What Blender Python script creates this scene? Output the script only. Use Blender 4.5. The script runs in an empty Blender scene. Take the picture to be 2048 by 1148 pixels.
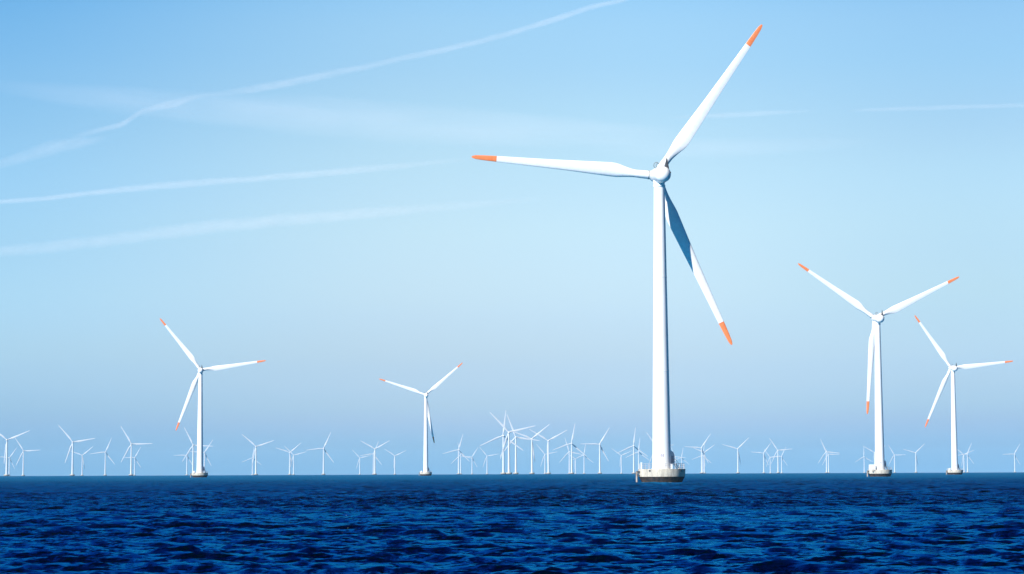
import bpy, bmesh, math, random
import numpy as np
from mathutils import Vector, Matrix

random.seed(7)
np.random.seed(7)
sc = bpy.context.scene
COL = sc.collection
R = math.radians

# ------------------------------------------------------------------ camera
F = 4500.0                 # focal length in pixels of a 2048 px wide frame
CAM_H = 2.35               # eye height above the water, metres
RE = 7.4e6                 # earth radius with refraction
PITCH = math.atan((944.7 - 574.0) / F)
ROLL = R(0.21)
cd = bpy.data.cameras.new('camera')
cam = bpy.data.objects.new('camera', cd)
COL.objects.link(cam)
cd.sensor_width = 36.0
cd.lens = 36.0 * F / 2048.0
cd.clip_start = 0.5
cd.clip_end = 500000.0
CAM_ROT = Matrix.Rotation(math.pi / 2 + PITCH, 3, 'X') @ Matrix.Rotation(-ROLL, 3, 'Z')
cam.matrix_world = Matrix.Translation((0, 0, CAM_H)) @ CAM_ROT.to_4x4()
sc.camera = cam

# ------------------------------------------------------------------ sky and sun
SUN_EL, SUN_ROT = 30.0, 222.0          # degrees; rotation clockwise from +Y
SKY_STRENGTH = 0.1
EXPOSURE = 0.7

world = bpy.data.worlds.new("World")
sc.world = world
world.use_nodes = True
wt = world.node_tree
bg = wt.nodes['Background']
bg.inputs[1].default_value = SKY_STRENGTH
sky = wt.nodes.new('ShaderNodeTexSky')
sky.sky_type = 'NISHITA'
sky.sun_disc = False
sky.sun_elevation = R(SUN_EL)
sky.sun_rotation = R(SUN_ROT)


def srgb(r, g, b):
    return [((c / 255 + .055) / 1.055) ** 2.4 if c > 10 else c / 255 / 12.92 for c in (r, g, b)]


# colour of the air by elevation (degrees): clear sky straight ahead, and the
# deeper side of it towards the left.  Divided by what the sky model gives.
NIS_EL = [-10, -1, 0, 1, 2, 3, 4, 6, 9, 12, 20, 40, 90]
NIS_C = [(.054, .054, .042), (.267, .267, .208), (.36, .36, .275), (.446, .435, .322), (.537, .559, .430), (.544, .609, .510), (.522, .621, .565), (.445, .585, .625), (.345, .492, .615), (.276, .412, .566), (.173, .272, .425), (.086, .139, .241), (.075, .116, .204)]
NIS_L = [(.048, .048, .037), (.241, .238, .184), (.31, .31, .237), (.381, .369, .273), (.470, .483, .368), (.482, .534, .443), (.459, .547, .502), (.394, .516, .551), (.305, .434, .544), (.247, .367, .504), (.159, .248, .387), (.084, .136, .235), (.075, .117, .205)]
NIS_R = [(.059, .059, .046), (.295, .296, .232), (.39, .39, .295), (.471, .461, .343), (.584, .607, .466), (.597, .669, .560), (.573, .681, .618), (.490, .643, .686), (.375, .536, .673), (.303, .451, .620), (.187, .293, .459), (.089, .144, .249), (.075, .116, .204)]
AIR_C = [(-1, (125, 194, 242)), (0, (133, 198, 244)), (0.55, (141, 192, 230)), (0.9, (152, 192, 226)), (1.25, (164, 196, 227)), (1.65, (174, 205, 229)), (2.1, (183, 212, 234)), (2.9, (191, 218, 236)), (4.2, (201, 229, 244)), (5.8, (203, 235, 250)), (7.3, (196, 232, 250)), (8.7, (185, 226, 249)), (10.2, (170, 217, 248)), (11.8, (158, 211, 249)), (15, (123, 190, 243)), (20, (60, 140, 220)), (30, (14, 66, 142)), (45, (6, 34, 84)), (90, (5, 24, 62))]
AIR_L = [(-1, (109, 179, 227)), (0, (117, 183, 229)), (0.55, (124, 177, 218)), (0.9, (132, 177, 214)), (1.25, (141, 181, 215)), (1.65, (151, 190, 219)), (2.1, (161, 199, 225)), (2.9, (171, 209, 231)), (4.2, (173, 217, 242)), (5.8, (165, 214, 244)), (7.3, (156, 209, 244)), (8.7, (142, 199, 240)), (10.2, (129, 191, 238)), (11.8, (109, 179, 234)), (15, (83, 160, 222)), (20, (46, 120, 205)), (30, (14, 66, 142)), (45, (6, 34, 84)), (90, (5, 24, 62))]

AIR_R = [(-1, (123, 192, 242)), (0, (131, 197, 244)), (0.55, (135, 187, 228)), (0.9, (145, 186, 223)), (1.25, (155, 189, 222)), (1.65, (166, 200, 226)), (2.1, (176, 208, 231)), (2.9, (185, 217, 238)), (4.2, (190, 224, 240)), (5.8, (190, 227, 246)), (7.3, (186, 226, 248)), (8.7, (172, 216, 246)), (10.2, (160, 211, 247)), (11.8, (148, 203, 246)), (15, (110, 181, 237)), (20, (56, 134, 214)), (30, (14, 66, 142)), (45, (6, 34, 84)), (90, (5, 24, 62))]


def nis(el, tab):
    for i in range(len(NIS_EL) - 1):
        if el <= NIS_EL[i + 1]:
            t = (el - NIS_EL[i]) / (NIS_EL[i + 1] - NIS_EL[i])
            return [tab[i][k] * (1 - t) + tab[i + 1][k] * t for k in range(3)]
    return tab[-1]


def wn(t, **kw):
    n = wt.nodes.new(t)
    for k, v in kw.items():
        setattr(n, k, v)
    return n


def wlink(a, b):
    wt.links.new(a, b)


tc = wn('ShaderNodeTexCoord')
sep = wn('ShaderNodeSeparateXYZ')
wlink(tc.outputs['Generated'], sep.inputs[0])
asin = wn('ShaderNodeMath', operation='ARCSINE')
wlink(sep.outputs['Z'], asin.inputs[0])
# position on the ramp: square root spacing gives the horizon more room
mx = wn('ShaderNodeMath', operation='MULTIPLY_ADD')
mx.inputs[1].default_value = 57.29578 / 91.0
mx.inputs[2].default_value = 1.0 / 91.0
wlink(asin.outputs[0], mx.inputs[0])
m0 = wn('ShaderNodeMath', operation='MAXIMUM')
m0.inputs[1].default_value = 0
wlink(mx.outputs[0], m0.inputs[0])
sq = wn('ShaderNodeMath', operation='POWER')
sq.inputs[1].default_value = 0.5
wlink(m0.outputs[0], sq.inputs[0])


def tint_ramp(air, tab):
    n = wn('ShaderNodeValToRGB')
    n.color_ramp.interpolation = 'CARDINAL'
    e = n.color_ramp.elements
    while len(e) > 1:
        e.remove(e[0])
    for i, (el, c) in enumerate(air):
        p = math.sqrt(max(0, (el + 1) / 91.0))
        lin = srgb(*c)
        nn = nis(el, tab)
        v = [lin[k] / (nn[k] * 2 ** EXPOSURE) / 4.0 for k in range(3)]
        x = e[0] if i == 0 else e.new(p)
        x.position = p
        x.color = (v[0], v[1], v[2], 1)
    wlink(sq.outputs[0], n.inputs[0])
    return n


rc, rl, rr_ = tint_ramp(AIR_C, NIS_C), tint_ramp(AIR_L, NIS_L), tint_ramp(AIR_R, NIS_R)
at = wn('ShaderNodeMath', operation='ARCTAN2')
wlink(sep.outputs['X'], at.inputs[0])
wlink(sep.outputs['Y'], at.inputs[1])
azr = wn('ShaderNodeMapRange', interpolation_type='SMOOTHSTEP')
azr.inputs['From Min'].default_value = R(-1.0)
azr.inputs['From Max'].default_value = R(-15.5)
wlink(at.outputs[0], azr.inputs[0])
azr2 = wn('ShaderNodeMapRange', interpolation_type='SMOOTHSTEP')
azr2.inputs['From Min'].default_value = R(2)
azr2.inputs['From Max'].default_value = R(12.5)
wlink(at.outputs[0], azr2.inputs[0])
mixr = wn('ShaderNodeMix', data_type='RGBA')
wlink(azr.outputs[0], mixr.inputs[0])
wlink(rc.outputs[0], mixr.inputs[6])
wlink(rl.outputs[0], mixr.inputs[7])
mixq = wn('ShaderNodeMix', data_type='RGBA')
wlink(azr2.outputs[0], mixq.inputs[0])
wlink(mixr.outputs[2], mixq.inputs[6])
wlink(rr_.outputs[0], mixq.inputs[7])
# added dimming: sky beside and behind the view darkened to deepen shaded faces
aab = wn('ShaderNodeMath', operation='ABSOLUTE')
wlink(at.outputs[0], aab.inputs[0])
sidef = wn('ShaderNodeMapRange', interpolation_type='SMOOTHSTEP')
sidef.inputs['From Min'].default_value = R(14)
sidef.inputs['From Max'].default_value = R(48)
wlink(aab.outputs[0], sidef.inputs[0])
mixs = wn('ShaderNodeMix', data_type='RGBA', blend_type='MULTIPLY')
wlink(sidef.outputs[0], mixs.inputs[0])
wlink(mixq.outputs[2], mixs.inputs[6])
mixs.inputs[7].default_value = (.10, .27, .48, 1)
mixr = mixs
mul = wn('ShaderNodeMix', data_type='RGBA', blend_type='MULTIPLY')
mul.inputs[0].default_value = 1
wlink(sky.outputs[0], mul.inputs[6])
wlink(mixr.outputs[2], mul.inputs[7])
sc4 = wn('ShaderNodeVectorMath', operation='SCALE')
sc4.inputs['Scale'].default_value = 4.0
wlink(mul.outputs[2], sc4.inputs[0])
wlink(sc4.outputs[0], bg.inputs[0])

sd = bpy.data.lights.new('sun', 'SUN')
sd.energy = 5.0
sd.angle = R(0.53)
sd.color = (1.0, 0.965, 0.91)
sun = bpy.data.objects.new('sun', sd)
COL.objects.link(sun)
sv = Vector((math.sin(R(SUN_ROT)) * math.cos(R(SUN_EL)), math.cos(R(SUN_ROT)) * math.cos(R(SUN_EL)), math.sin(R(SUN_EL))))
sun.rotation_euler = sv.to_track_quat('Z', 'Y').to_euler()
sun.location = sv * 300

sc.view_settings.view_transform = 'Standard'
sc.view_settings.look = 'None'
sc.view_settings.exposure = EXPOSURE
sc.view_settings.gamma = 1.0
sc.cycles.use_denoising = True
sc.cycles.volume_bounces = 1
sc.cycles.max_bounces = 8
sc.cycles.transparent_max_bounces = 24


# ------------------------------------------------------------------ pixel <-> world
def ray(x, y):
    v = CAM_ROT @ Vector(((x - 1024) / F, -(y - 574) / F, -1.0))
    return v.normalized()


def drop(d):
    return -d * d / (2 * RE)


def at_height(x, y, hgt):
    """point seen at pixel (x, y) standing hgt metres above the local sea"""
    v = ray(x, y)
    hz = math.hypot(v.x, v.y)
    lo, hi = 50.0, 20000.0
    for _ in range(60):
        d = (lo + hi) / 2
        if CAM_H + v.z / hz * d > hgt + drop(d):
            hi = d
        else:
            lo = d
    return Vector((v.x / hz * d, v.y / hz * d, CAM_H + v.z / hz * d)), d


# ------------------------------------------------------------------ materials
def mat(name, col, rough=.5, metal=0, spec=.5):
    m = bpy.data.materials.new(name)
    m.use_nodes = True
    b = m.node_tree.nodes['Principled BSDF']
    b.inputs['Base Color'].default_value = (*col, 1)
    b.inputs['Roughness'].default_value = rough
    b.inputs['Metallic'].default_value = metal
    b.inputs['Specular IOR Level'].default_value = spec
    return m, m.node_tree, b


def painted(name, col, dirt, rough=.35, amount=.35, streak=.12):
    """paint with faint vertical weather streaks and dust"""
    m, t, b = mat(name, col, rough)
    g = t.nodes.new('ShaderNodeTexCoord')
    mp = t.nodes.new('ShaderNodeMapping')
    mp.inputs['Scale'].default_value = (1, 1, streak)
    n = t.nodes.new('ShaderNodeTexNoise')
    n.inputs['Scale'].default_value = 1.6
    n.inputs['Detail'].default_value = 6
    r = t.nodes.new('ShaderNodeValToRGB')
    r.color_ramp.elements[0].position = .42
    r.color_ramp.elements[1].position = .78
    r.color_ramp.elements[0].color = (0, 0, 0, 1)
    r.color_ramp.elements[1].color = (amount,) * 3 + (1,)
    x = t.nodes.new('ShaderNodeMix')
    x.data_type = 'RGBA'
    x.inputs[6].default_value = (*col, 1)
    x.inputs[7].default_value = (*dirt, 1)
    t.links.new(g.outputs['Object'], mp.inputs[0])
    t.links.new(mp.outputs[0], n.inputs[0])
    t.links.new(n.outputs[0], r.inputs[0])
    t.links.new(r.outputs[0], x.inputs[0])
    t.links.new(x.outputs[2], b.inputs['Base Color'])
    return m


WHITE = painted('white_paint', (.82, .82, .80), (.62, .62, .60), .35, .5)
BLADE = painted('blade_gelcoat', (.82, .82, .81), (.66, .66, .64), .32, .5, 1.0)
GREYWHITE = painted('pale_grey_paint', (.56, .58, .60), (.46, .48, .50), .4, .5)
ORANGE = painted('orange_paint', (.85, .235, .08), (.70, .12, .03), .42, .5, 1.0)
DARK = painted('dark_metal', (.05, .052, .06), (.09, .085, .08), .5, .6)
GREY = painted('grey_seal', (.16, .16, .16), (.08, .07, .06), .6, .6)
REDMARK = painted('faded_violet_paint', (.20, .12, .20), (.3, .2, .3), .5, .5)
STEEL = painted('galvanised_steel', (.45, .46, .49), (.32, .32, .34), .45, .6)
RUSTPIPE = painted('weathered_pile', (.36, .31, .26), (.14, .09, .06), .7, 1.0, .5)


def concrete():
    m, t, b = mat('concrete', (.46, .42, .36), .85)
    g = t.nodes.new('ShaderNodeTexCoord')
    mp = t.nodes.new('ShaderNodeMapping')
    mp.inputs['Scale'].default_value = (1, 1, .18)
    n = t.nodes.new('ShaderNodeTexNoise')
    n.inputs['Scale'].default_value = 1.3
    n.inputs['Detail'].default_value = 8
    n2 = t.nodes.new('ShaderNodeTexNoise')
    n2.inputs['Scale'].default_value = 5
    n2.inputs['Detail'].default_value = 6
    r = t.nodes.new('ShaderNodeValToRGB')
    e = r.color_ramp.elements
    e[0].position, e[0].color = .32, (.26, .23, .19, 1)
    e[1].position, e[1].color = .62, (.56, .50, .40, 1)
    x = e.new(.45)
    x.color = (.42, .375, .31, 1)
    x = t.nodes.new('ShaderNodeMix')
    x.data_type = 'RGBA'
    x.blend_type = 'OVERLAY'
    x.inputs[0].default_value = .35
    t.links.new(g.outputs['Object'], mp.inputs[0])
    t.links.new(g.outputs['Object'], n2.inputs[0])
    t.links.new(mp.outputs[0], n.inputs[0])
    t.links.new(n.outputs[0], r.inputs[0])
    t.links.new(r.outputs[0], x.inputs[6])
    t.links.new(n2.outputs[0], x.inputs[7])
    t.links.new(x.outputs[2], b.inputs['Base Color'])
    return m


def weed():
    m, t, b = mat('wet_weed', (.03, .025, .02), .55)
    g = t.nodes.new('ShaderNodeTexCoord')
    n = t.nodes.new('ShaderNodeTexNoise')
    n.inputs['Scale'].default_value = 1.1
    n.inputs['Detail'].default_value = 8
    r = t.nodes.new('ShaderNodeValToRGB')
    e = r.color_ramp.elements
    e[0].position, e[0].color = .40, (.020, .017, .015, 1)
    e[1].position, e[1].color = .74, (.10, .055, .032, 1)
    x = e.new(.56)
    x.color = (.055, .035, .028, 1)
    t.links.new(g.outputs['Object'], n.inputs[0])
    t.links.new(n.outputs[0], r.inputs[0])
    t.links.new(r.outputs[0], b.inputs['Base Color'])
    return m


CONCRETE, WEED = concrete(), weed()


def water():
    m, t, b0 = mat('sea_water', (0, 0, 0))
    L = t.links.new
    t.nodes.remove(b0)
    b = t.nodes.new('ShaderNodeBsdfGlossy')
    b.inputs['Color'].default_value = (.012, .265, .52, 1)
    # chop: how much of the fine wave slope the mesh no longer carries (0..1)
    ch = t.nodes.new('ShaderNodeAttribute')
    ch.attribute_name = 'chop'
    ro = t.nodes.new('ShaderNodeMapRange')
    ro.inputs['To Min'].default_value = .09
    ro.inputs['To Max'].default_value = .60
    L(ch.outputs['Fac'], ro.inputs[0])
    L(ro.outputs[0], b.inputs['Roughness'])
    am = t.nodes.new('ShaderNodeMapRange')
    am.inputs['To Min'].default_value = 1.0
    am.inputs['To Max'].default_value = 2.2
    L(ch.outputs['Fac'], am.inputs[0])
    geo = t.nodes.new('ShaderNodeNewGeometry')
    acc = geo.outputs['Normal']

    def slopes(scale, amp, stretch, detail, prev):
        mp = t.nodes.new('ShaderNodeMapping')
        mp.inputs['Scale'].default_value = (stretch, 1, 1)
        n = t.nodes.new('ShaderNodeTexNoise')
        n.inputs['Scale'].default_value = scale
        n.inputs['Detail'].default_value = detail
        L(geo.outputs['Position'], mp.inputs[0])
        L(mp.outputs[0], n.inputs[0])
        s = t.nodes.new('ShaderNodeVectorMath')
        s.operation = 'SUBTRACT'
        s.inputs[1].default_value = (.5, .5, .5)
        L(n.outputs['Color'], s.inputs[0])
        k = t.nodes.new('ShaderNodeVectorMath')
        k.operation = 'MULTIPLY'
        k.inputs[1].default_value = (amp, amp, 0)
        L(s.outputs[0], k.inputs[0])
        k2 = t.nodes.new('ShaderNodeVectorMath')
        k2.operation = 'SCALE'
        L(k.outputs[0], k2.inputs[0])
        L(am.outputs[0], k2.inputs['Scale'])
        a = t.nodes.new('ShaderNodeVectorMath')
        a.operation = 'ADD'
        L(prev, a.inputs[0])
        L(k2.outputs[0], a.inputs[1])
        return a.outputs[0]
    acc = slopes(.5, .9, .5, 2, acc)
    acc = slopes(2.8, 2.1, .42, 4, acc)
    acc = slopes(11.0, 1.9, .5, 3, acc)
    nn = t.nodes.new('ShaderNodeVectorMath')
    nn.operation = 'NORMALIZE'
    L(acc, nn.inputs[0])
    L(nn.outputs[0], b.inputs['Normal'])
    deep = t.nodes.new('ShaderNodeBsdfDiffuse')
    deep.inputs[0].default_value = (.0, .002, .007, 1)
    fre = t.nodes.new('ShaderNodeFresnel')
    fre.inputs['IOR'].default_value = 1.33
    L(nn.outputs[0], fre.inputs['Normal'])
    both = t.nodes.new('ShaderNodeMixShader')
    L(fre.outputs[0], both.inputs[0])
    L(deep.outputs[0], both.inputs[1])
    L(b.outputs[0], both.inputs[2])
    # foam: sparse small flecks carried in the mesh attribute
    at_ = t.nodes.new('ShaderNodeAttribute')
    at_.attribute_name = 'foam'
    fn = t.nodes.new('ShaderNodeTexNoise')
    fn.inputs['Scale'].default_value = 4.0
    fn.inputs['Detail'].default_value = 5
    L(geo.outputs['Position'], fn.inputs[0])
    fm = t.nodes.new('ShaderNodeMath')
    fm.operation = 'MULTIPLY_ADD'
    fm.inputs[1].default_value = 2.0
    fm.inputs[2].default_value = -1.0
    L(fn.outputs[0], fm.inputs[0])
    fa = t.nodes.new('ShaderNodeMath')
    fa.operation = 'ADD'
    L(at_.outputs['Fac'], fa.inputs[0])
    L(fm.outputs[0], fa.inputs[1])
    fr = t.nodes.new('ShaderNodeMapRange')
    fr.inputs['From Min'].default_value = .45
    fr.inputs['From Max'].default_value = .8
    L(fa.outputs[0], fr.inputs[0])
    foam = t.nodes.new('ShaderNodeBsdfDiffuse')
    foam.inputs[0].default_value = (.22, .30, .34, 1)
    mx = t.nodes.new('ShaderNodeMixShader')
    L(fr.outputs[0], mx.inputs[0])
    L(both.outputs[0], mx.inputs[1])
    L(foam.outputs[0], mx.inputs[2])
    L(mx.outputs[0], t.nodes['Material Output'].inputs['Surface'])
    return m


# ------------------------------------------------------------------ mesh helpers
def make(name, bm, m, parent=None, smooth=True, mw=None):
    me = bpy.data.meshes.new(name)
    bmesh.ops.recalc_face_normals(bm, faces=bm.faces)
    bm.to_mesh(me)
    bm.free()
    me.materials.append(m)
    if smooth:
        for p in me.polygons:
            p.use_smooth = True
        me.set_sharp_from_angle(angle=R(38))
    o = bpy.data.objects.new(name, me)
    COL.objects.link(o)
    if parent is not None:
        o.parent = parent
    if mw is not None:
        o.matrix_local = mw
    return o


def lathe(bm, prof, n=48, mtx=Matrix(), cap0=True, cap1=True):
    rings = []
    for r, z in prof:
        rings.append([bm.verts.new(mtx @ Vector((r * math.cos(2 * math.pi * i / n), r * math.sin(2 * math.pi * i / n), z))) for i in range(n)])
    for a, b in zip(rings, rings[1:]):
        for i in range(n):
            bm.faces.new((a[i], a[(i + 1) % n], b[(i + 1) % n], b[i]))
    if cap0:
        bm.faces.new(rings[0][::-1])
    if cap1:
        bm.faces.new(rings[-1])


def tube(bm, pts, r, n=8, closed=False):
    pts = [Vector(p) for p in pts]
    rings = []
    N = len(pts)
    for i, p in enumerate(pts):
        if closed:
            d = pts[(i + 1) % N] - pts[i - 1]
        else:
            d = pts[min(i + 1, N - 1)] - pts[max(i - 1, 0)]
        q = d.to_track_quat('Z', 'Y').to_matrix()
        rr = r[i] if isinstance(r, (list, tuple)) else r
        rings.append([bm.verts.new(p + q @ Vector((rr * math.cos(2 * math.pi * k / n), rr * math.sin(2 * math.pi * k / n), 0))) for k in range(n)])
    prs = list(zip(rings, rings[1:])) + ([(rings[-1], rings[0])] if closed else [])
    for a, b in prs:
        for k in range(n):
            bm.faces.new((a[k], a[(k + 1) % n], b[(k + 1) % n], b[k]))
    if not closed:
        bm.faces.new(rings[0][::-1])
        bm.faces.new(rings[-1])


def box(bm, x0, x1, y0, y1, z0, z1, mtx=Matrix(), bev=0.0, taper=1.0):
    cx, cy = (x0 + x1) / 2, (y0 + y1) / 2
    vs = []
    for z, k in ((z0, 1.0), (z1, taper)):
        for x, y in ((x0, y0), (x1, y0), (x1, y1), (x0, y1)):
            vs.append(bm.verts.new(mtx @ Vector((cx + (x - cx) * k, cy + (y - cy) * k, z))))
    fs = [(0, 3, 2, 1), (4, 5, 6, 7), (0, 1, 5, 4), (1, 2, 6, 5), (2, 3, 7, 6), (3, 0, 4, 7)]
    faces = [bm.faces.new([vs[i] for i in f]) for f in fs]
    if bev > 0:
        ed = list({e for f in faces for e in f.edges})
        bmesh.ops.bevel(bm, geom=ed, offset=bev, segments=2, affect='EDGES', profile=.5)


# ------------------------------------------------------------------ turbine parts
def interp(x, tab):
    for a, b in zip(tab, tab[1:]):
        if x <= b[0]:
            t = (x - a[0]) / (b[0] - a[0])
            return a[1] + (b[1] - a[1]) * t
    return tab[-1][1]


def blade_section(u, n, chord, thick, roundness, beta, le_frac):
    """points of one section; chord runs from LE (+Z) to TE (-Z), thickness along Y"""
    out = []
    for i in range(n):
        a = 2 * math.pi * i / n
        # aerofoil
        c = .5 * (1 + math.cos(a))              # 0 at LE .. 1 at TE
        c = 1 - c
        yt = 5 * (.2969 * math.sqrt(c) - .126 * c - .3516 * c * c + .2843 * c ** 3 - .1015 * c ** 4)
        camber = .12 * thick * (1 - (2 * c - 1) ** 2)
        s = 1 if math.sin(a) >= 0 else -1
        ya = s * yt * thick + camber * -1
        za = (le_frac - c) * chord
        # circle
        rad = thick / 2
        yc = rad * math.sin(a)
        zc = rad * math.cos(a)
        y = ya * (1 - roundness) + yc * roundness
        z = za * (1 - roundness) + zc * roundness
        # twist: trailing edge (-Z) moves down wind (-Y)
        yy = y * math.cos(beta) + z * math.sin(beta)
        zz = -y * math.sin(beta) + z * math.cos(beta)
        out.append((u, yy, zz))
    return out


def blade_mesh(bm, R0, R1, RT, kc=1.0, n=28, steps=40, round_tip=False):
    """blade of total radius RT between radii R0 and R1"""
    q = RT / 41.2
    CH = [(0, 1.85), (3.2, 1.85), (4.6, 2.10), (6.5, 2.62), (8.4, 3.03), (9.8, 3.14), (11.5, 3.02), (16, 2.62), (20.6, 2.2),
          (28, 1.72), (35.6, 1.28), (38.5, 1.08), (40.2, .86), (40.8, .60), (41.1, .36), (41.2, .08)]
    TH = [(0, 1.85), (3.2, 1.83), (5, 1.45), (7, 1.1), (9.8, .78), (14, .56), (20.6, .38), (28, .26), (35.6, .165), (40, .11), (41.2, .02)]
    RD = [(0, 1), (3.0, 1), (4.5, .72), (6.5, .3), (8.8, 0), (50, 0)]
    BT = [(0, 15), (5, 15), (9.8, 11.5), (14, 7.5), (20.6, 4.2), (30, 1.6), (41.2, .3)]
    LF = [(0, .5), (3, .5), (6, .43), (9.8, .38), (20, .37), (35, .42), (41.2, .5)]
    us = [R0 + (R1 - R0) * i / steps for i in range(steps + 1)]
    if round_tip:
        us = [R0 + (R1 - R0) * (1 - (1 - i / steps) ** 1.7) for i in range(steps + 1)]
    rings = []
    for u in us:
        v = u / q
        pts = blade_section(u, n, interp(v, CH) * kc * q, interp(v, TH) * q, interp(v, RD), R(interp(v, BT)), interp(v, LF))
        bend = .9 * max(0, (v - 8) / 33) ** 2 * q * -0.6     # loaded: bent slightly down wind
        rings.append([bm.verts.new((x, y + bend, z)) for x, y, z in pts])
    for a, b in zip(rings, rings[1:]):
        for k in range(n):
            bm.faces.new((a[k], a[(k + 1) % n], b[(k + 1) % n], b[k]))
    bm.faces.new(rings[0][::-1])
    bm.faces.new(rings[-1])


TILT = R(5.5)
OVERHANG = 3.8


def nacelle_profile(bm, rmax, front, rear, n=40):
    """rounded body along Y (rear at -rear, front at +front)"""
    prof = []
    for i in range(15):                      # ball shaped rear
        a = math.pi / 2 * i / 14
        prof.append((rmax * math.sin(a) * 1.0 + .001, -rear + rmax * .95 * (1 - math.cos(a))))
    prof += [(rmax * 1.0, -rear * .35), (rmax * .985, 0), (rmax * .95, front * .5), (rmax * .88, front * .85), (rmax * .80, front)]
    m = Matrix.Rotation(-math.pi / 2, 4, 'X')
    lathe(bm, prof, n, m)


def add_hub(bm, front, rh, root):
    """spinner dome pointing up wind (+Y) round the hub centre at the origin"""
    m = Matrix.Rotation(-math.pi / 2, 4, 'X')
    prof = [(rh * .86, -1.25), (rh * .98, -.7), (rh, 0), (rh * .97, .6), (rh * .82, 1.3), (rh * .55, 1.85), (rh * .2, 2.1), (.02, 2.14)]
    lathe(bm, prof, 32, m)
    for k in range(3):
        q = Matrix.Rotation(-2 * math.pi * k / 3, 4, 'Y') @ Matrix.Rotation(math.pi / 2, 4, 'Y')
        lathe(bm, [(.97, .4), (.97, root - .14)], 24, q)


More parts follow.
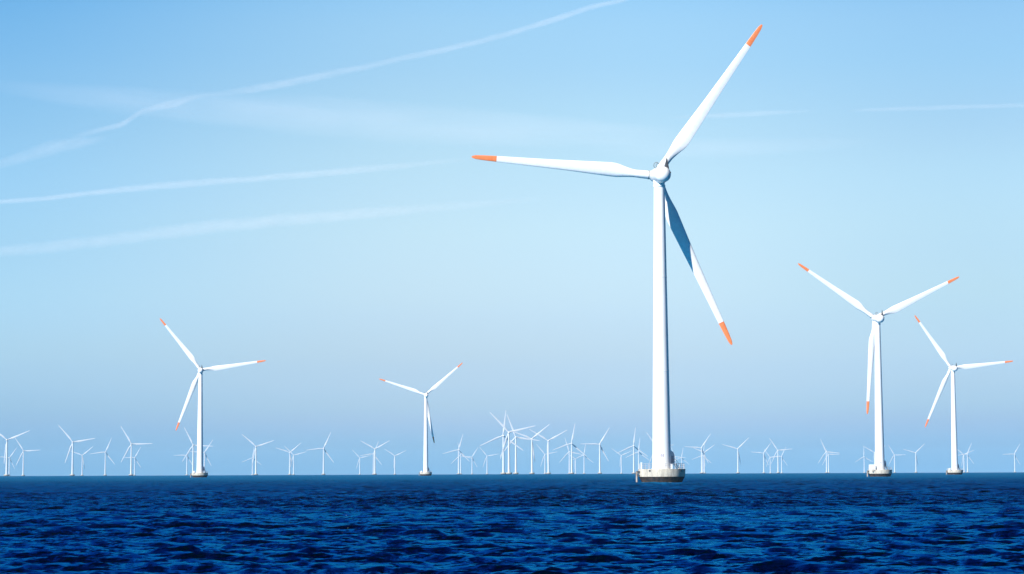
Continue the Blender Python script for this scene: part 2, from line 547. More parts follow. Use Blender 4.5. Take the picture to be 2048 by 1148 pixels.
def build_turbine(kind, near=True):
    """a complete machine at the origin, standing on z = 0 (sea level), facing +Y"""
    root = bpy.data.objects.new('wind_turbine', None)
    root.empty_display_size = 5
    COL.objects.link(root)
    if near:
        H, RT, deck = 68.3, 41.9, 3.0
        r_bot, r_top, rn = 2.08, 1.2, 1.78
    else:
        H, RT, deck = 68.5, 46.5, 3.2
        r_bot, r_top, rn = 2.05, 1.2, 1.85
    zt = H - 1.95                                # top of the tower
    nseg = 64 if near else 16
    # foundation ------------------------------------------------
    bm = bmesh.new()
    lathe(bm, [(5.06, 1.30), (5.12, 1.6), (5.20, deck - .25), (5.20, deck - .02), (5.05, deck), (1.0, deck)], nseg, cap0=True)
    f = make('foundation', bm, CONCRETE, root)
    bm = bmesh.new()
    lathe(bm, [(3.2, -2.6), (4.2, -.4), (4.35, 0), (4.75, .72), (5.00, 1.16), (5.09, 1.299)], nseg, cap0=True, cap1=True)
    make('splash_zone', bm, WEED, f)
    # tower -----------------------------------------------------
    bm = bmesh.new()
    prof = []
    for i in range(13):
        t = i / 12
        prof.append((r_bot * (1 - t) + r_top * t, deck + .004 + (zt - deck) * t))
    prof = [(r_bot + .17, deck + .004), (r_bot + .17, deck + .16), (r_bot + .004, deck + .17)] + prof[1:] if near else prof
    lathe(bm, prof, nseg)
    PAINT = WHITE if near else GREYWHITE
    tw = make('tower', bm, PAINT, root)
    for fz in ((.34, .67, .992) if near else (.992,)):
        bm = bmesh.new()
        z = deck + (zt - deck) * fz
        r = r_bot * (1 - fz) + r_top * fz
        e = .045 if fz < .9 else .16
        hh = .08 if fz < .9 else .22
        lathe(bm, [(r - .2, z - hh), (r + e, z - hh), (r + e, z + hh), (r - .2, z + hh)], nseg)
        make('flange', bm, PAINT, tw)
    # nacelle ---------------------------------------------------
    mt = Matrix.Translation((0, 0, H)) @ Matrix.Rotation(TILT, 4, 'X')
    bm = bmesh.new()
    nacelle_profile(bm, rn, 2.9, 5.9 if near else 5.5, 40 if near else 14)
    na = make('nacelle', bm, PAINT, root, mw=mt)
    if near:
        bm = bmesh.new()
        lathe(bm, [(1.32, zt - H + .05), (1.38, -1.2)], 32)
        make('yaw_ring', bm, WHITE, na)
        bm = bmesh.new()
        box(bm, .25, 1.30, -4.7, -4.1, 1.22, 3.75, bev=.03, taper=.12)
        make('cooling_fin', bm, DARK, na)
        bm = bmesh.new()
        lathe(bm, [(.17, 0), (.17, .12)], 12, Matrix.Translation((1.47, -5.12, .42)) @ Vector((.8, -.5, .25)).to_track_quat('Z', 'Y').to_matrix().to_4x4())
        make('vent', bm, DARK, na)
        bm = bmesh.new()
        box(bm, -.62, -.02, -3.0, -2.7, 1.70, 1.9, Matrix.Rotation(R(22), 4, 'Y'), bev=.02)
        make('warning_lamp', bm, RUSTPIPE, na)
        for (x, rr, a0, a1) in ((-1.05, .62, 60, 235), (-.75, .42, 20, 190)):
            bm = bmesh.new()
            pts = []
            for i in range(15):
                a = R(a0 + (a1 - a0) * i / 14)
                pts.append((x + rr * math.cos(a), -2.2, 2.05 + rr * math.sin(a) * 1.05))
            pts.append((x + .1, -2.2, 1.2))
            tube(bm, pts, .075, 6)
            make('lightning_rod', bm, GREY, na)
        bm = bmesh.new()
        tube(bm, [(-.9, -4.6, 1.5), (-.9, -4.6, 2.7)], .035, 6)
        tube(bm, [(-1.15, -4.6, 2.7), (-.65, -4.6, 2.7)], .03, 6)
        tube(bm, [(-.65, -4.6, 2.7), (-.65, -4.6, 2.95)], .05, 6)
        make('wind_vane', bm, STEEL, na)
    # hub and blades --------------------------------------------
    mh = mt @ Matrix.Translation((0, OVERHANG, 0))
    bm = bmesh.new()
    add_hub(bm, 2, 1.5, 1.75)
    hub = make('hub', bm, PAINT, root, mw=mh)
    blades = []
    for k in range(3):
        mb = mh @ Matrix.Rotation(-2 * math.pi * k / 3, 4, 'Y')
        if near:
            bm = bmesh.new()
            blade_mesh(bm, 1.76, RT * .865, RT)
            b = make('rotor_blade', bm, BLADE, root, mw=mb)
            bm = bmesh.new()
            blade_mesh(bm, RT * .8655, RT, RT, steps=16, round_tip=True)
            make('blade_tip', bm, ORANGE, b)
            bm = bmesh.new()
            lathe(bm, [(.99, 1.60), (.99, 1.755)], 28, Matrix.Rotation(math.pi / 2, 4, 'Y'))
            make('root_seal', bm, GREY, b)
        else:
            bm = bmesh.new()
            blade_mesh(bm, 1.7, RT, RT, n=12, steps=16, kc=1.0)
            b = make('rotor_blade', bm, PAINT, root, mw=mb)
        blades.append(b)
    if near:
        # railing round the deck
        bm = bmesh.new()
        NP = 26
        for i in range(NP):
            a = 2 * math.pi * (i + .3) / NP
            tube(bm, [(4.95 * math.cos(a), 4.95 * math.sin(a), deck - .02), (4.95 * math.cos(a), 4.95 * math.sin(a), deck + 1.15)], .042, 6)
        for hgt in (.40, .78, 1.15):
            tube(bm, [(4.95 * math.cos(2 * math.pi * i / 52), 4.95 * math.sin(2 * math.pi * i / 52), deck + hgt) for i in range(52)], .034, 6, closed=True)
        make('railing', bm, STEEL, f)
        # entrance shelter on the right flank of the tower with its platform
        bm = bmesh.new()
        a = R(20)
        q = Matrix.Rotation(a, 4, 'Z')
        x1 = r_bot + .80
        vs = []
        for y in (-.75, .75):
            for x, z in ((r_bot - .7, deck + 1.25), (x1, deck + 1.25), (x1, deck + 3.0), (r_bot + .5, deck + 3.75), (r_bot - .7, deck + 4.25)):
                vs.append(bm.verts.new(q @ Vector((x, y, z))))
        bm.faces.new(vs[:5][::-1])
        bm.faces.new(vs[5:])
        for i in range(5):
            j = (i + 1) % 5
            bm.faces.new((vs[i], vs[j], vs[5 + j], vs[5 + i]))
        sh = make('entrance_shelter', bm, WHITE, tw, smooth=False)
        bm = bmesh.new()
        box(bm, r_bot - .05, r_bot + .60, -.763, -.752, deck + 1.35, deck + 2.9, q)
        make('door', bm, STEEL, sh, smooth=False)
        bm = bmesh.new()
        box(bm, r_bot - .3, r_bot + 1.0, -1.3, 1.1, deck + 1.02, deck + 1.20, q)
        for i in range(5):
            z = deck + .18 + i * .19
            x = r_bot + 1.65 - i * .15
            box(bm, x - .17, x + .17, -.9, -.1, z - .03, z + .03, q)
        for y in (-.95, -.05):
            tube(bm, [q @ Vector((r_bot + 1.85, y, deck + .03)), q @ Vector((r_bot + .95, y, deck + 1.1))], .05, 6)
            tube(bm, [q @ Vector((r_bot + 1.85, y, deck + 1.0)), q @ Vector((r_bot + .95, y, deck + 2.1)), q @ Vector((r_bot + .2, y, deck + 2.1))], .035, 6)
        make('stairs', bm, DARK, tw, smooth=False)
        # marks on the tower: two characters
        bm = bmesh.new()
        strokes = {'H': [(0, .12, 0, 1), (.48, .6, 0, 1), (.13, .47, .44, .56)],
                   '8': [(0, .12, .09, .45), (0, .12, .55, .91), (.48, .6, .09, .45), (.48, .6, .55, .91),
                         (.09, .51, 0, .08), (.09, .51, .46, .54), (.09, .51, .92, 1)]}
        px = -.42
        for chx in 'H8':
            for x0, x1_, z0, z1 in strokes[chx]:
                s = .72
                xs0, xs1 = px + x0 * s, px + x1_ * s
                rr = r_bot * .985
                n = max(1, int((xs1 - xs0) / .1))
                for j in range(n):
                    xa = xs0 + (xs1 - xs0) * j / n
                    xb = xs0 + (xs1 - xs0) * (j + 1) / n
                    ps = []
                    for off in (.0, .025):
                        for (x, z) in ((xa, z0), (xb, z0), (xb, z1), (xa, z1)):
                            an = -math.pi / 2 + x / rr - R(14)
                            ps.append(bm.verts.new(((rr + off) * math.cos(an), (rr + off) * math.sin(an), deck + 2.55 + z * .8)))
                    for fc in ((4, 5, 6, 7), (0, 3, 2, 1), (0, 1, 5, 4), (1, 2, 6, 5), (2, 3, 7, 6), (3, 0, 4, 7)):
                        bm.faces.new([ps[i] for i in fc])
            px += .52
        make('tower_number', bm, REDMARK, tw, smooth=False)
        # drain openings in the rim
        for ang in (-132, -48):
            bm = bmesh.new()
            q = Matrix.Rotation(R(ang), 4, 'Z')
            box(bm, 5.0, 5.235, -.22, .22, deck - .62, deck - .2, q, bev=.03)
            make('drain_opening', bm, DARK, f, smooth=False)
    return root


def kids(o):
    return [c for c in bpy.data.objects if c.parent == o]


def copy_tree(o, tree, parent=None):
    c = o.copy()
    COL.objects.link(c)
    if parent is not None:
        c.parent = parent
    for ch in tree.get(o.name, []):
        copy_tree(ch, tree, c)
    return c


def tree_of(o):
    t = {}
    for x in bpy.data.objects:
        if x.parent is not None:
            t.setdefault(x.parent.name, []).append(x)
    return t


WIND_YAW = R(7.8)          # rotors face up wind, slightly left of the view


def place(root, hx, hy, theta, H, d_force=None, yaw=WIND_YAW):
    """put the machine so that its rotor centre is seen at (hx, hy)"""
    local = Matrix.Rotation(yaw, 3, 'Z') @ (Vector((0, 0, H)) + Matrix.Rotation(TILT, 3, 'X') @ Vector((0, OVERHANG, 0)))
    p, d = at_height(hx, hy, local.z)
    base = p - local
    base.z = drop(math.hypot(base.x, base.y))
    root.location = base
    root.rotation_euler = (0, 0, yaw)
    mt = Matrix.Translation((0, 0, H)) @ Matrix.Rotation(TILT, 4, 'X') @ Matrix.Translation((0, OVERHANG, 0))
    bl = [c for c in root.children if c.name.startswith('rotor_blade')]
    for k, b in enumerate(bl):
        b.matrix_local = mt @ Matrix.Rotation(-(R(theta) + 2 * math.pi * k / 3), 4, 'Y')
    hb = [c for c in root.children if c.name.startswith('hub')][0]
    hb.matrix_local = mt @ Matrix.Rotation(-R(theta), 4, 'Y')
    return d


def tag(o, label=None, cat=None, group=None, kind=None):
    if label:
        o['label'] = label
    if cat:
        o['category'] = cat
    if group:
        o['group'] = group
    if kind:
        o['kind'] = kind


# ------------------------------------------------------------------ near turbines
NEAR = [
    (1311.5, 351.2, 55.1, 'largest white wind turbine with bright orange blade tips, towering above all others', 'main'),
    (1749.5, 636.3, 25.9, 'second largest wind turbine, with a white container on its round base, right of the biggest', 'box'),
    (1901.7, 735.7, 6.2, 'orange tipped turbine nearest the right photo edge, one blade nearly level to the right', 'small'),
    (401.3, 739.7, 8.4, 'orange tipped wind turbine standing alone on the left, small round base on the horizon', 'left'),
    (850.7, 789.7, 41.0, 'pink tipped turbine between the lone left one and the biggest one', 'mid'),
]
protoN = build_turbine('near', True)
tN = tree_of(protoN)
near_roots = []
for i, (hx, hy, th, lab, kind) in enumerate(NEAR):
    t = protoN if i == 0 else copy_tree(protoN, tN)
    near_roots.append(t)
bpy.context.view_layer.update()
deck = 3.0
for t, (hx, hy, th, lab, kind) in zip(near_roots, NEAR):
    d = place(t, hx, hy, th, 68.3)
    print('near', kind, round(d), [round(v, 2) for v in t.location])
    tag(t, lab, 'wind turbine', 'nearer wind turbines with orange blade tips')
    f = [c for c in t.children if c.name.startswith('foundation')][0]
    unyaw = Matrix.Rotation(-WIND_YAW, 4, 'Z')
    # boat landing: fender pile with brackets on the left side
    fx, fy = -5.62, -1.6
    bm = bmesh.new()
    tube(bm, [(fx, fy, -1.5), (fx, fy, .6), (fx, fy, 2.45)], [.20, .20, .17], 12)
    tube(bm, [(fx, fy + .9, -1.5), (fx, fy + .9, 2.45)], .16, 12)
    make('fender_pile', bm, RUSTPIPE, f, mw=unyaw)
    bm = bmesh.new()
    for z in (1.55, 2.25):
        tube(bm, [(fx, fy, z), (-4.5, fy + .2, z)], .09, 8)
    box(bm, fx - .1, -4.75, fy - .1, fy + 1.0, 2.35, 2.55)
    make('landing_bracket', bm, DARK, f, mw=unyaw, smooth=False)
    if kind == 'main':
        bm = bmesh.new()
        tube(bm, [(-4.62, -1.9, deck), (-4.62, -1.9, deck + 1.2)], .11, 12)
        box(bm, -4.8, -4.44, -2.08, -1.72, deck + 1.2, deck + 1.42, bev=.03)
        make('marker_lantern', bm, WHITE, f, mw=unyaw)
        bm = bmesh.new()
        box(bm, 1.55, 2.05, -4.6, -4.2, deck + .004, deck + 1.0, bev=.04)
        make('switch_box', bm, WHITE, f, mw=unyaw)
        bm = bmesh.new()
        tube(bm, [(3.7, -3.0, deck), (3.7, -3.0, deck + .9)], .10, 10)
        lathe(bm, [(.28, deck), (.28, deck + .18), (.12, deck + .2)], 16, Matrix.Translation((3.7, -3.0, 0)))
        make('bollard', bm, WHITE, f, mw=unyaw)
    elif kind == 'box':
        bm = bmesh.new()
        box(bm, -4.85, -2.25, -2.6, -.4, deck + .004, deck + 2.15, bev=.05)
        c = make('container', bm, WHITE, f, mw=unyaw)
        bm = bmesh.new()
        box(bm, -3.95, -3.3, -4.36, -4.0, deck - .95, deck - .25, bev=.03)
        make('rust_hatch', bm, RUSTPIPE, f, mw=unyaw)
    else:
        bm = bmesh.new()
        box(bm, -4.4, -3.1, -2.2, -1.1, deck + .004, deck + 1.1, bev=.05)
        make('equipment_cabinet', bm, WHITE, f, mw=unyaw)

# ------------------------------------------------------------------ far turbines
# rotor centre x, y (pixels) and the angle of one blade, counter-clockwise from +x
FAR = [
    (14.4, 879.8, 23), (19, 915.3, 55), (47.2, 901.8, 3), (145.7, 884.2, 10), (164.8, 910.6, 40), (210.9, 904, 67),
    (262.9, 887.9, 1), (269.5, 915, 61), (386.4, 890.3, -3), (374, 910.6, 60), (409, 904.7, 57), (512, 893, 19),
    (505, 915.7, 82), (579.5, 905, 41), (587.2, 910.3, 15), (647, 896.6, 66), (719.4, 915.7, 13), (749.8, 898, 30),
    (746.8, 907.6, 68), (789.5, 911.7, 26), (916.8, 899.5, 74), (921, 909.9, 103), (943.8, 914, 58), (973.8, 912, 10),
    (1006, 871, 84), (1017, 864.4, 13.5), (1031, 874, 111.5), (1063.2, 877.6, 39), (1096, 881.3, 29), (1089.6, 908.5, 11),
    (1142.7, 886.5, 80), (1138.2, 903.3, 108), (1150.6, 917.7, 27), (1167.7, 910.3, 82), (1198.8, 888.4, 59),
    (1242.2, 911, 24), (1266.7, 891.5, 84), (1276.6, 903.8, 84), (1313, 893.4, 6), (1350.4, 913.4, 115),
    (1362.7, 915.5, 80), (1402.4, 895.6, 56), (1407.8, 905.2, 36), (1405.2, 911, 80), (1474.8, 897.7, 44),
    (1526.7, 906.4, 54), (1539.9, 914.5, 8), (1555, 900.5, 5), (1562.6, 913, 65), (1652, 903.5, -5), (1656.3, 908.6, 1),
    (1727.6, 913.4, 91), (1748.5, 905, 31), (1788.2, 909.9, 1), (1830.7, 905.6, 44), (1926.9, 909, 22), (1933.9, 908.2, 67),
    (2028.3, 908.2, 61)]
marks = [(0, 'from the left photo edge'), (401, 'past the left orange tipped one'),
         (851, 'past the pink tipped turbine'), (1322, 'right of the largest turbine'),
         (1756, 'right of the second largest'), (1905, 'past the rightmost orange tipped one')]
ORD = ['first', 'second', 'third', 'fourth', 'fifth', 'sixth', 'seventh', 'eighth', 'ninth', 'tenth', 'eleventh', 'twelfth',
       'thirteenth', 'fourteenth', 'fifteenth', 'sixteenth', 'seventeenth', 'eighteenth', 'nineteenth', 'twentieth']
far_sorted = sorted(FAR)
protoF = build_turbine('far', False)
tF = tree_of(protoF)
count = {}
far_roots = [protoF if i == 0 else copy_tree(protoF, tF) for i in range(len(far_sorted))]
bpy.context.view_layer.update()
for t, (hx, hy, th) in zip(far_roots, far_sorted):
    place(t, hx, hy, th, 68.5)
    seg = max(i for i, mk in enumerate(marks) if hx >= mk[0])
    count[seg] = count.get(seg, 0) + 1
    up = [a % 360 for a in (th, th + 120, th + 240)]
    u = min(up, key=lambda a: abs(a - 90))
    if abs(u - 90) < 13:
        pose = 'one blade pointing up'
    elif u < 48 or u > 132:
        pose = 'two blades raised in Y'
    elif u < 90:
        pose = 'top blade leaning right'
    else:
        pose = 'top blade leaning left'
    size = 'tall far' if hy < 890 else ('small far' if hy < 906 else 'tiny far')
    tag(t, '%s turbine, %s, %s tower %s' % (size, pose, ORD[count[seg] - 1], marks[seg][1]), 'wind turbine',
        'distant white wind turbines along the horizon')


# ------------------------------------------------------------------ sea
def build_sea():
    fine = np.radians(np.linspace(-15.5, 15.5, 800))
    g = []
    a = math.radians(15.5)
    st = fine[1] - fine[0]
    while a < math.pi - .02:
        st = min(st * 1.09, math.radians(4))
        a += st
        if a < math.pi - .02:
            g.append(a)
    g = np.array(g)
    ang = np.concatenate([-g[::-1], fine, g])
    rr = [0.6, 2, 5, 10, 17, 24, 30, 35, 38]
    d = 40.0
    while d < 2600:
        rr.append(d)
        d *= 1.0025 if d < 150 else (1.0011 if d < 750 else 1.0022)
    while d < 13500:
        rr.append(d)
        d *= 1.03
    rr.append(13500)
    rr = np.array(rr)
    nr, na = len(rr), len(ang)
    drr = np.gradient(rr)
    dan = np.gradient(ang)
    A, D = np.meshgrid(ang, rr)
    X = np.sin(A) * D
    Y = np.cos(A) * D
    Z = -D * D / (2 * RE)
    lim = np.maximum(drr[:, None], D * dan[None, :] * .8)      # grid spacing
    NC = 150
    rng = np.random.RandomState(11)
    dx, dy, dz = np.zeros_like(X), np.zeros_like(X), np.zeros_like(X)
    lam = np.exp(np.linspace(math.log(.4), math.log(5.5), NC))
    wdir = math.radians(-100)                                # travelling towards the viewer
    slope = .040
    # patches of gust, slowly varying
    gust = np.ones_like(X)
    for k in range(14):
        l = 18 * 1.35 ** k * .9
        th = rng.uniform(0, math.pi)
        gust += .06 * np.sin(2 * math.pi / l * (X * math.cos(th) + Y * math.sin(th) * .6) + rng.uniform(0, 6.28))
    gust = np.clip(gust, .55, 1.5)
    for l in lam:
        k = 2 * math.pi / l
        spread = math.radians(40 if l < 2.0 else 28)
        th = wdir + rng.normal() * spread * .62
        amp = slope / k * (1.0 if l < 1.4 else (1.4 / l) ** 1.0)
        if l < 1.2:
            amp *= 1.0
        w = np.clip((l / lim - 1.9) / 1.6, 0, 1)
        # rows are nearly perpendicular to travel: also fade by row spacing only
        mask = w > 0
        ph = k * (X[mask] * math.cos(th) + Y[mask] * math.sin(th)) + rng.uniform(0, 6.28)
        a_ = amp * w[mask]
        dz[mask] += a_ * np.cos(ph)
        s = np.sin(ph) * a_ * .9
        dx[mask] -= s * math.cos(th)
        dy[mask] -= s * math.sin(th)
    dz *= gust
    # no waves right under the lens platform
    X2, Y2, Z2 = X + dx, Y + dy, Z + dz
    foam = np.clip((dz / (np.std(dz[:600]) + 1e-6) - 4.2) * .5, -.8, .4)
    # churned water round the near foundations
    for t in near_roots:
        bx, by = t.location.x, t.location.y
        dd = np.hypot(X - bx, Y - by)
        foam = np.maximum(foam, np.clip(.78 - np.abs(dd - 4.6) * .5, -.3, .9) * (dd < 14))
    co = np.stack([X2, Y2, Z2], -1).reshape(-1, 3).astype(np.float32)
    centre = np.array([[0, 0, 0]], np.float32)
    co = np.concatenate([co, centre])
    i = np.arange(nr - 1)[:, None] * na + np.arange(na - 1)[None, :]
    quads = np.stack([i, i + 1, i + 1 + na, i + na], -1).reshape(-1, 4)
    # close the ring behind
    j = np.arange(nr - 1) * na
    q2 = np.stack([j + na - 1, j, j + na, j + 2 * na - 1], -1)
    quads = np.concatenate([quads, q2])
    tri = np.stack([np.full(na, nr * na), (np.arange(na) + 1) % na, np.arange(na)], -1)
    me = bpy.data.meshes.new('sea')
    nq, nt = len(quads), len(tri)
    me.vertices.add(len(co))
    me.vertices.foreach_set('co', co.ravel())
    me.loops.add(nq * 4 + nt * 3)
    me.loops.foreach_set('vertex_index', np.concatenate([quads[:, ::-1].ravel(), tri[:, ::-1].ravel()]).astype(np.int32))
    me.polygons.add(nq + nt)
    starts = np.concatenate([np.arange(nq) * 4, nq * 4 + np.arange(nt) * 3]).astype(np.int32)
    me.polygons.foreach_set('loop_start', starts)
    me.update(calc_edges=True)
    me.polygons.foreach_set('use_smooth', np.ones(nq + nt, bool))
    at_ = me.attributes.new('foam', 'FLOAT', 'POINT')
    at_.data.foreach_set('value', np.concatenate([foam.ravel(), [0]]).astype(np.float32))
    ac = me.attributes.new('chop', 'FLOAT', 'POINT')
    chop = np.clip((np.log(D) - math.log(120)) / (math.log(1500) - math.log(120)), 0, 1)
    ac.data.foreach_set('value', np.concatenate([chop.ravel(), [0]]).astype(np.float32))
    me.materials.append(water())
    o = bpy.data.objects.new('sea', me)
    COL.objects.link(o)
    tag(o, kind='structure')
    n = me.polygons[10].normal
    print('sea', len(co), 'normal', tuple(n), 'std', float(np.std(dz[:600])))


build_sea()


# ------------------------------------------------------------------ contrails and high cloud
def cloud_mat(name, alpha, scale, contrast, along=.06, streak=0.0):
    m = bpy.data.materials.new(name)
    m.use_nodes = True
    t = m.node_tree
    L = t.links.new
    t.nodes.remove(t.nodes['Principled BSDF'])
    out = t.nodes['Material Output']
    uv = t.nodes.new('ShaderNodeUVMap')
    uv.uv_map = 'UVMap'
    s = t.nodes.new('ShaderNodeSeparateXYZ')
    L(uv.outputs[0], s.inputs[0])
    # soft shoulders across the width: (1 - v^2)^2, v in -1..1

    def math_(op, a, b=None, c=None):
        n = t.nodes.new('ShaderNodeMath')
        n.operation = op
        for k, v in enumerate((a, b, c)):
            if v is None:
                continue
            if isinstance(v, (int, float)):
                n.inputs[k].default_value = v
            else:
                L(v, n.inputs[k])
        return n.outputs[0]
    at_ = t.nodes.new('ShaderNodeAttribute')
    at_.attribute_name = 'trail'
    mp = t.nodes.new('ShaderNodeMapping')
    mp.inputs['Scale'].default_value = (along, 1, 1)
    L(uv.outputs[0], mp.inputs[0])
    n1 = t.nodes.new('ShaderNodeTexNoise')
    n1.inputs['Scale'].default_value = scale
    n1.inputs['Detail'].default_value = 7
    n1.inputs['Roughness'].default_value = .62
    n1.inputs['Distortion'].default_value = .4
    L(mp.outputs[0], n1.inputs[0])
    wob = math_('MULTIPLY_ADD', n1.outputs[0], 1.3, -.65)
    v = math_('ADD', s.outputs['Y'], wob)
    v2 = math_('MULTIPLY', v, v)
    v2 = math_('MINIMUM', v2, 1.0)
    sh = math_('SUBTRACT', 1.0, v2)
    sh = math_('POWER', sh, 1.5)
    # fade the true rim to nothing so that the outline never shows
    e2 = math_('MULTIPLY', s.outputs['Y'], s.outputs['Y'])
    e2 = math_('SUBTRACT', 1.0, e2)
    e2 = math_('MULTIPLY', e2, 2.0)
    e2 = math_('MINIMUM', e2, 1.0)
    e2 = math_('MAXIMUM', e2, 0.0)
    sh = math_('MULTIPLY', sh, e2)
    n2 = t.nodes.new('ShaderNodeTexNoise')
    n2.inputs['Scale'].default_value = scale * 2.3
    n2.inputs['Detail'].default_value = 6
    L(mp.outputs[0], n2.inputs[0])
    r = t.nodes.new('ShaderNodeMapRange')
    r.inputs['From Min'].default_value = .5 - .28
    r.inputs['From Max'].default_value = .5 + .28
    r.inputs['To Min'].default_value = 1 - contrast
    r.inputs['To Max'].default_value = 1.0
    L(n2.outputs[0], r.inputs[0])
    a = math_('MULTIPLY', sh, r.outputs[0])
    a = math_('MULTIPLY', a, at_.outputs['Fac'])
    a = math_('MULTIPLY', a, alpha)
    tr = t.nodes.new('ShaderNodeBsdfTransparent')
    df = t.nodes.new('ShaderNodeBsdfDiffuse')
    df.inputs[0].default_value = (.92, .94, 1, 1)
    tl = t.nodes.new('ShaderNodeBsdfTranslucent')
    tl.inputs[0].default_value = (.92, .94, 1, 1)
    m1 = t.nodes.new('ShaderNodeAddShader')
    L(df.outputs[0], m1.inputs[0])
    L(tl.outputs[0], m1.inputs[1])
    m2 = t.nodes.new('ShaderNodeMixShader')
    L(a, m2.inputs[0])
    L(tr.outputs[0], m2.inputs[1])
    L(m1.outputs[0], m2.inputs[2])
    L(m2.outputs[0], out.inputs['Surface'])
    return m


def smooth_poly(pts, sub=6):
    """Catmull-Rom through the control rows"""
    P = [np.array(p, float) for p in pts]
    P = [2 * P[0] - P[1]] + P + [2 * P[-1] - P[-2]]
    out = []
    for i in range(1, len(P) - 2):
        for s in range(sub):
            t = s / sub
            out.append(.5 * ((2 * P[i]) + (-P[i - 1] + P[i + 1]) * t + (2 * P[i - 1] - 5 * P[i] + 4 * P[i + 1] - P[i + 2]) * t * t
                             + (-P[i - 1] + 3 * P[i] - 3 * P[i + 1] + P[i + 2]) * t ** 3))
    out.append(P[-2])
    return out


def cloud(name, rows, material, label, cat, group=None, alt=9000.0, wide=1.0):
    """rows: x, y, half width (all pixels), density.  The trail lies level at its altitude."""
    bm = bmesh.new()
    uvl = bm.loops.layers.uv.new('UVMap')
    dl = bm.verts.layers.float.new('trail')
    pts = smooth_poly(rows)
    NV = 14
    rings, us = [], []
    s = 0
    prev = None
    for x, y, hw, de in pts:
        if prev is not None:
            s += math.hypot(x - prev[0], y - prev[1])
        prev = (x, y)
        hw = hw * wide

        def hit(yy):
            v = ray(x, yy)
            return Vector((0, 0, CAM_H)) + v * ((alt - CAM_H) / v.z)
        c0, c1 = hit(y + hw), hit(y - hw)
        ring = []
        half = (c1 - c0).length / 2
        th = half * .02
        for k in range(NV):
            a = 2 * math.pi * k / NV
            p = (c0 + c1) / 2 + (c1 - c0) / 2 * -math.cos(a) + Vector((0, 0, th * math.sin(a)))
            vv = bm.verts.new(p)
            vv[dl] = max(0, de)
            ring.append((vv, math.cos(a)))
        rings.append(ring)
        us.append(s / 20.0)
    for i in range(len(rings) - 1):
        for k in range(NV):
            k2 = (k + 1) % NV
            q = [(rings[i][k], us[i]), (rings[i][k2], us[i]), (rings[i + 1][k2], us[i + 1]), (rings[i + 1][k], us[i + 1])]
            f = bm.faces.new([z[0][0] for z in q])
            f.smooth = True
            for lp, z in zip(f.loops, q):
                lp[uvl].uv = (z[1], z[0][1])
    # move origin to the middle of the cloud
    cx = sum((v.co for v in bm.verts), Vector()) / len(bm.verts)
    for v in bm.verts:
        v.co -= cx
    me = bpy.data.meshes.new(name)
    bm.to_mesh(me)
    bm.free()
    me.materials.append(material)
    o = bpy.data.objects.new(name, me)
    o.location = cx
    o.visible_shadow = True
    COL.objects.link(o)
    tag(o, label, cat, group)
    return o


CT = cloud_mat('contrail_ice', .15, 1.0, .75, .26)
CW = cloud_mat('cirrus_ice', .085, .9, .8, .05)
GR = 'contrails across the sky'
cloud('contrail', [(1300, -22, 5, 0.8), (1245, 0, 6, .8), (1180, 15, 7, .8), (1100, 42, 8, .8), (1000, 72, 8, .6), (900, 97, 8, .7), (800, 118, 8, .5),
                   (700, 140, 9, .55), (600, 160, 11, .6), (520, 176, 10, .6), (450, 186, 8, .25), (400, 192, 7, .35), (350, 207, 10, .65),
                   (315, 214, 8, .5), (285, 224, 8, .3), (262, 236, 8, .15), (240, 250, 6, 0)], CT,
      'long thin contrail climbing from centre left to the top edge above the middle', 'contrail', GR)
cloud('contrail', [(292, 216, 4, .1), (268, 233, 7, .3), (247, 247, 8, .7), (220, 255, 7, .65), (192, 262, 7, .4), (160, 272, 9, .25), (130, 284, 9, 0)], CT,
      'short bright curl of broken contrail under the left end of the longest contrail', 'contrail', GR)
cloud('contrail', [(215, 274, 6, 0), (180, 283, 10, .35), (140, 289, 16, .45), (100, 297, 18, .5), (60, 309, 16, .45), (10, 325, 12, .35), (-60, 345, 10, .3)], CT,
      'smeared remains of a contrail at the left edge, below the bright curl', 'contrail', GR)
cloud('contrail', [(-80, 413, 6, .7), (0, 404, 6, .8), (100, 396, 6, .8), (200, 384, 7, .8), (300, 374, 9, .8), (400, 366, 9, .7), (500, 358, 8, .7),
                   (600, 350, 9, .7), (700, 341, 9, .6), (800, 332, 8, .4), (880, 324, 6, .3), (940, 319, 4, .0)], CT,
      'middle of the left contrails, sharp and white, running towards the big leftward orange blade tip', 'contrail', GR)
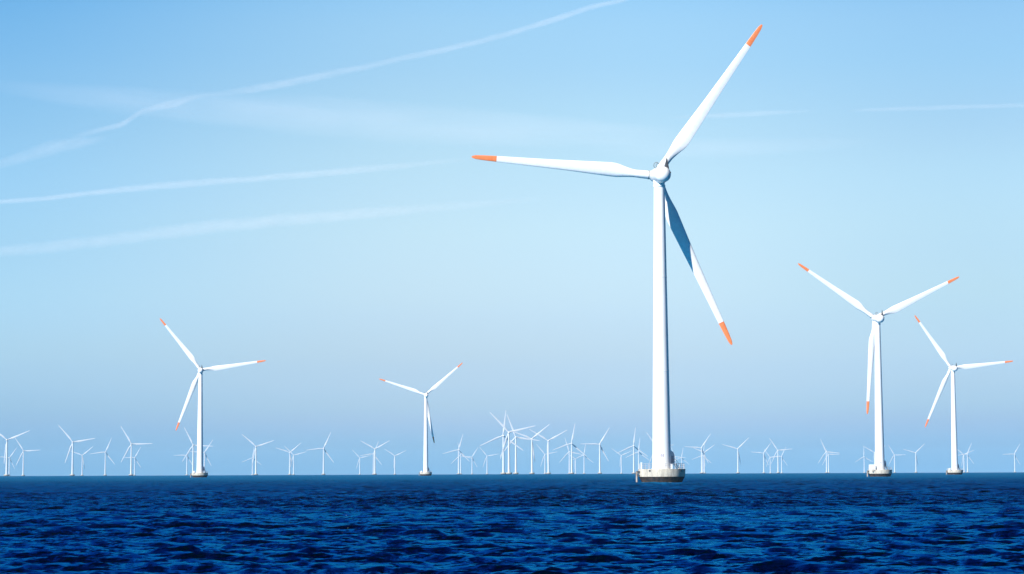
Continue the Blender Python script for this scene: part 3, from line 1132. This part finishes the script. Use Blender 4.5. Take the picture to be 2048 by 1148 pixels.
cloud('contrail', [(-80, 513, 12, .4), (0, 503, 13, .5), (100, 494, 14, .5), (200, 482, 15, .55), (300, 469, 16, .6), (400, 457, 16, .65), (500, 446, 16, .65),
                   (600, 437, 15, .6), (700, 429, 14, .55), (800, 421, 12, .45), (900, 413, 10, .3), (1000, 404, 8, .2), (1120, 394, 6, .0)], CT,
      'lowest and widest of the left contrails, soft and faint', 'contrail', GR)
cloud('contrail', [(1330, 236, 4, 0), (1420, 232, 6, .45), (1500, 228, 7, .5), (1560, 225, 5, .4), (1640, 221, 3, 0)], CT,
      'short faint contrail just right of the raised blade of the largest turbine', 'contrail', GR)
cloud('contrail', [(1690, 222, 3, 0), (1760, 219, 5, .4), (1860, 216, 6, .4), (1960, 213, 6, .45), (2120, 208, 5, .4)], CT,
      'thin level contrail at the right edge of the photo', 'contrail', GR)
cloud('cirrus_cloud', [(-40, 168, 12, 0), (120, 188, 26, .5), (300, 205, 36, .7), (480, 222, 42, .9), (640, 232, 46, 1), (800, 244, 46, 1),
                       (950, 252, 44, .95), (1100, 262, 36, .8), (1250, 268, 26, .6), (1400, 272, 18, 0)], CW,
      'broad milky veil of high cloud spread across the upper left sky', 'cloud', 'veils of high cloud', alt=9600)
cloud('cirrus_cloud', [(1150, 292, 14, 0), (1300, 298, 22, .5), (1450, 296, 24, .6), (1600, 290, 18, .4), (1760, 284, 12, 0)], CW,
      'faint flat streak of cloud low behind the raised right blade', 'cloud', 'veils of high cloud', alt=9600)

# ------------------------------------------------------------------ haze
HAZE_DENSITY = 3.4e-5
bm = bmesh.new()
box(bm, -14000, 14000, -14000, 14000, -14.0, 140.0)
hz = bpy.data.meshes.new('haze')
bmesh.ops.recalc_face_normals(bm, faces=bm.faces)
bm.to_mesh(hz)
bm.free()
hm = bpy.data.materials.new('haze_air')
hm.use_nodes = True
ht = hm.node_tree
ht.nodes.remove(ht.nodes['Principled BSDF'])
pv = ht.nodes.new('ShaderNodeVolumePrincipled')
pv.inputs['Color'].default_value = (.56, .82, 1.0, 1)
pv.inputs['Density'].default_value = HAZE_DENSITY
pv.inputs['Anisotropy'].default_value = 0.0
ht.links.new(pv.outputs[0], ht.nodes['Material Output'].inputs['Volume'])
hz.materials.append(hm)
ho = bpy.data.objects.new('haze', hz)
COL.objects.link(ho)
tag(ho, kind='stuff')
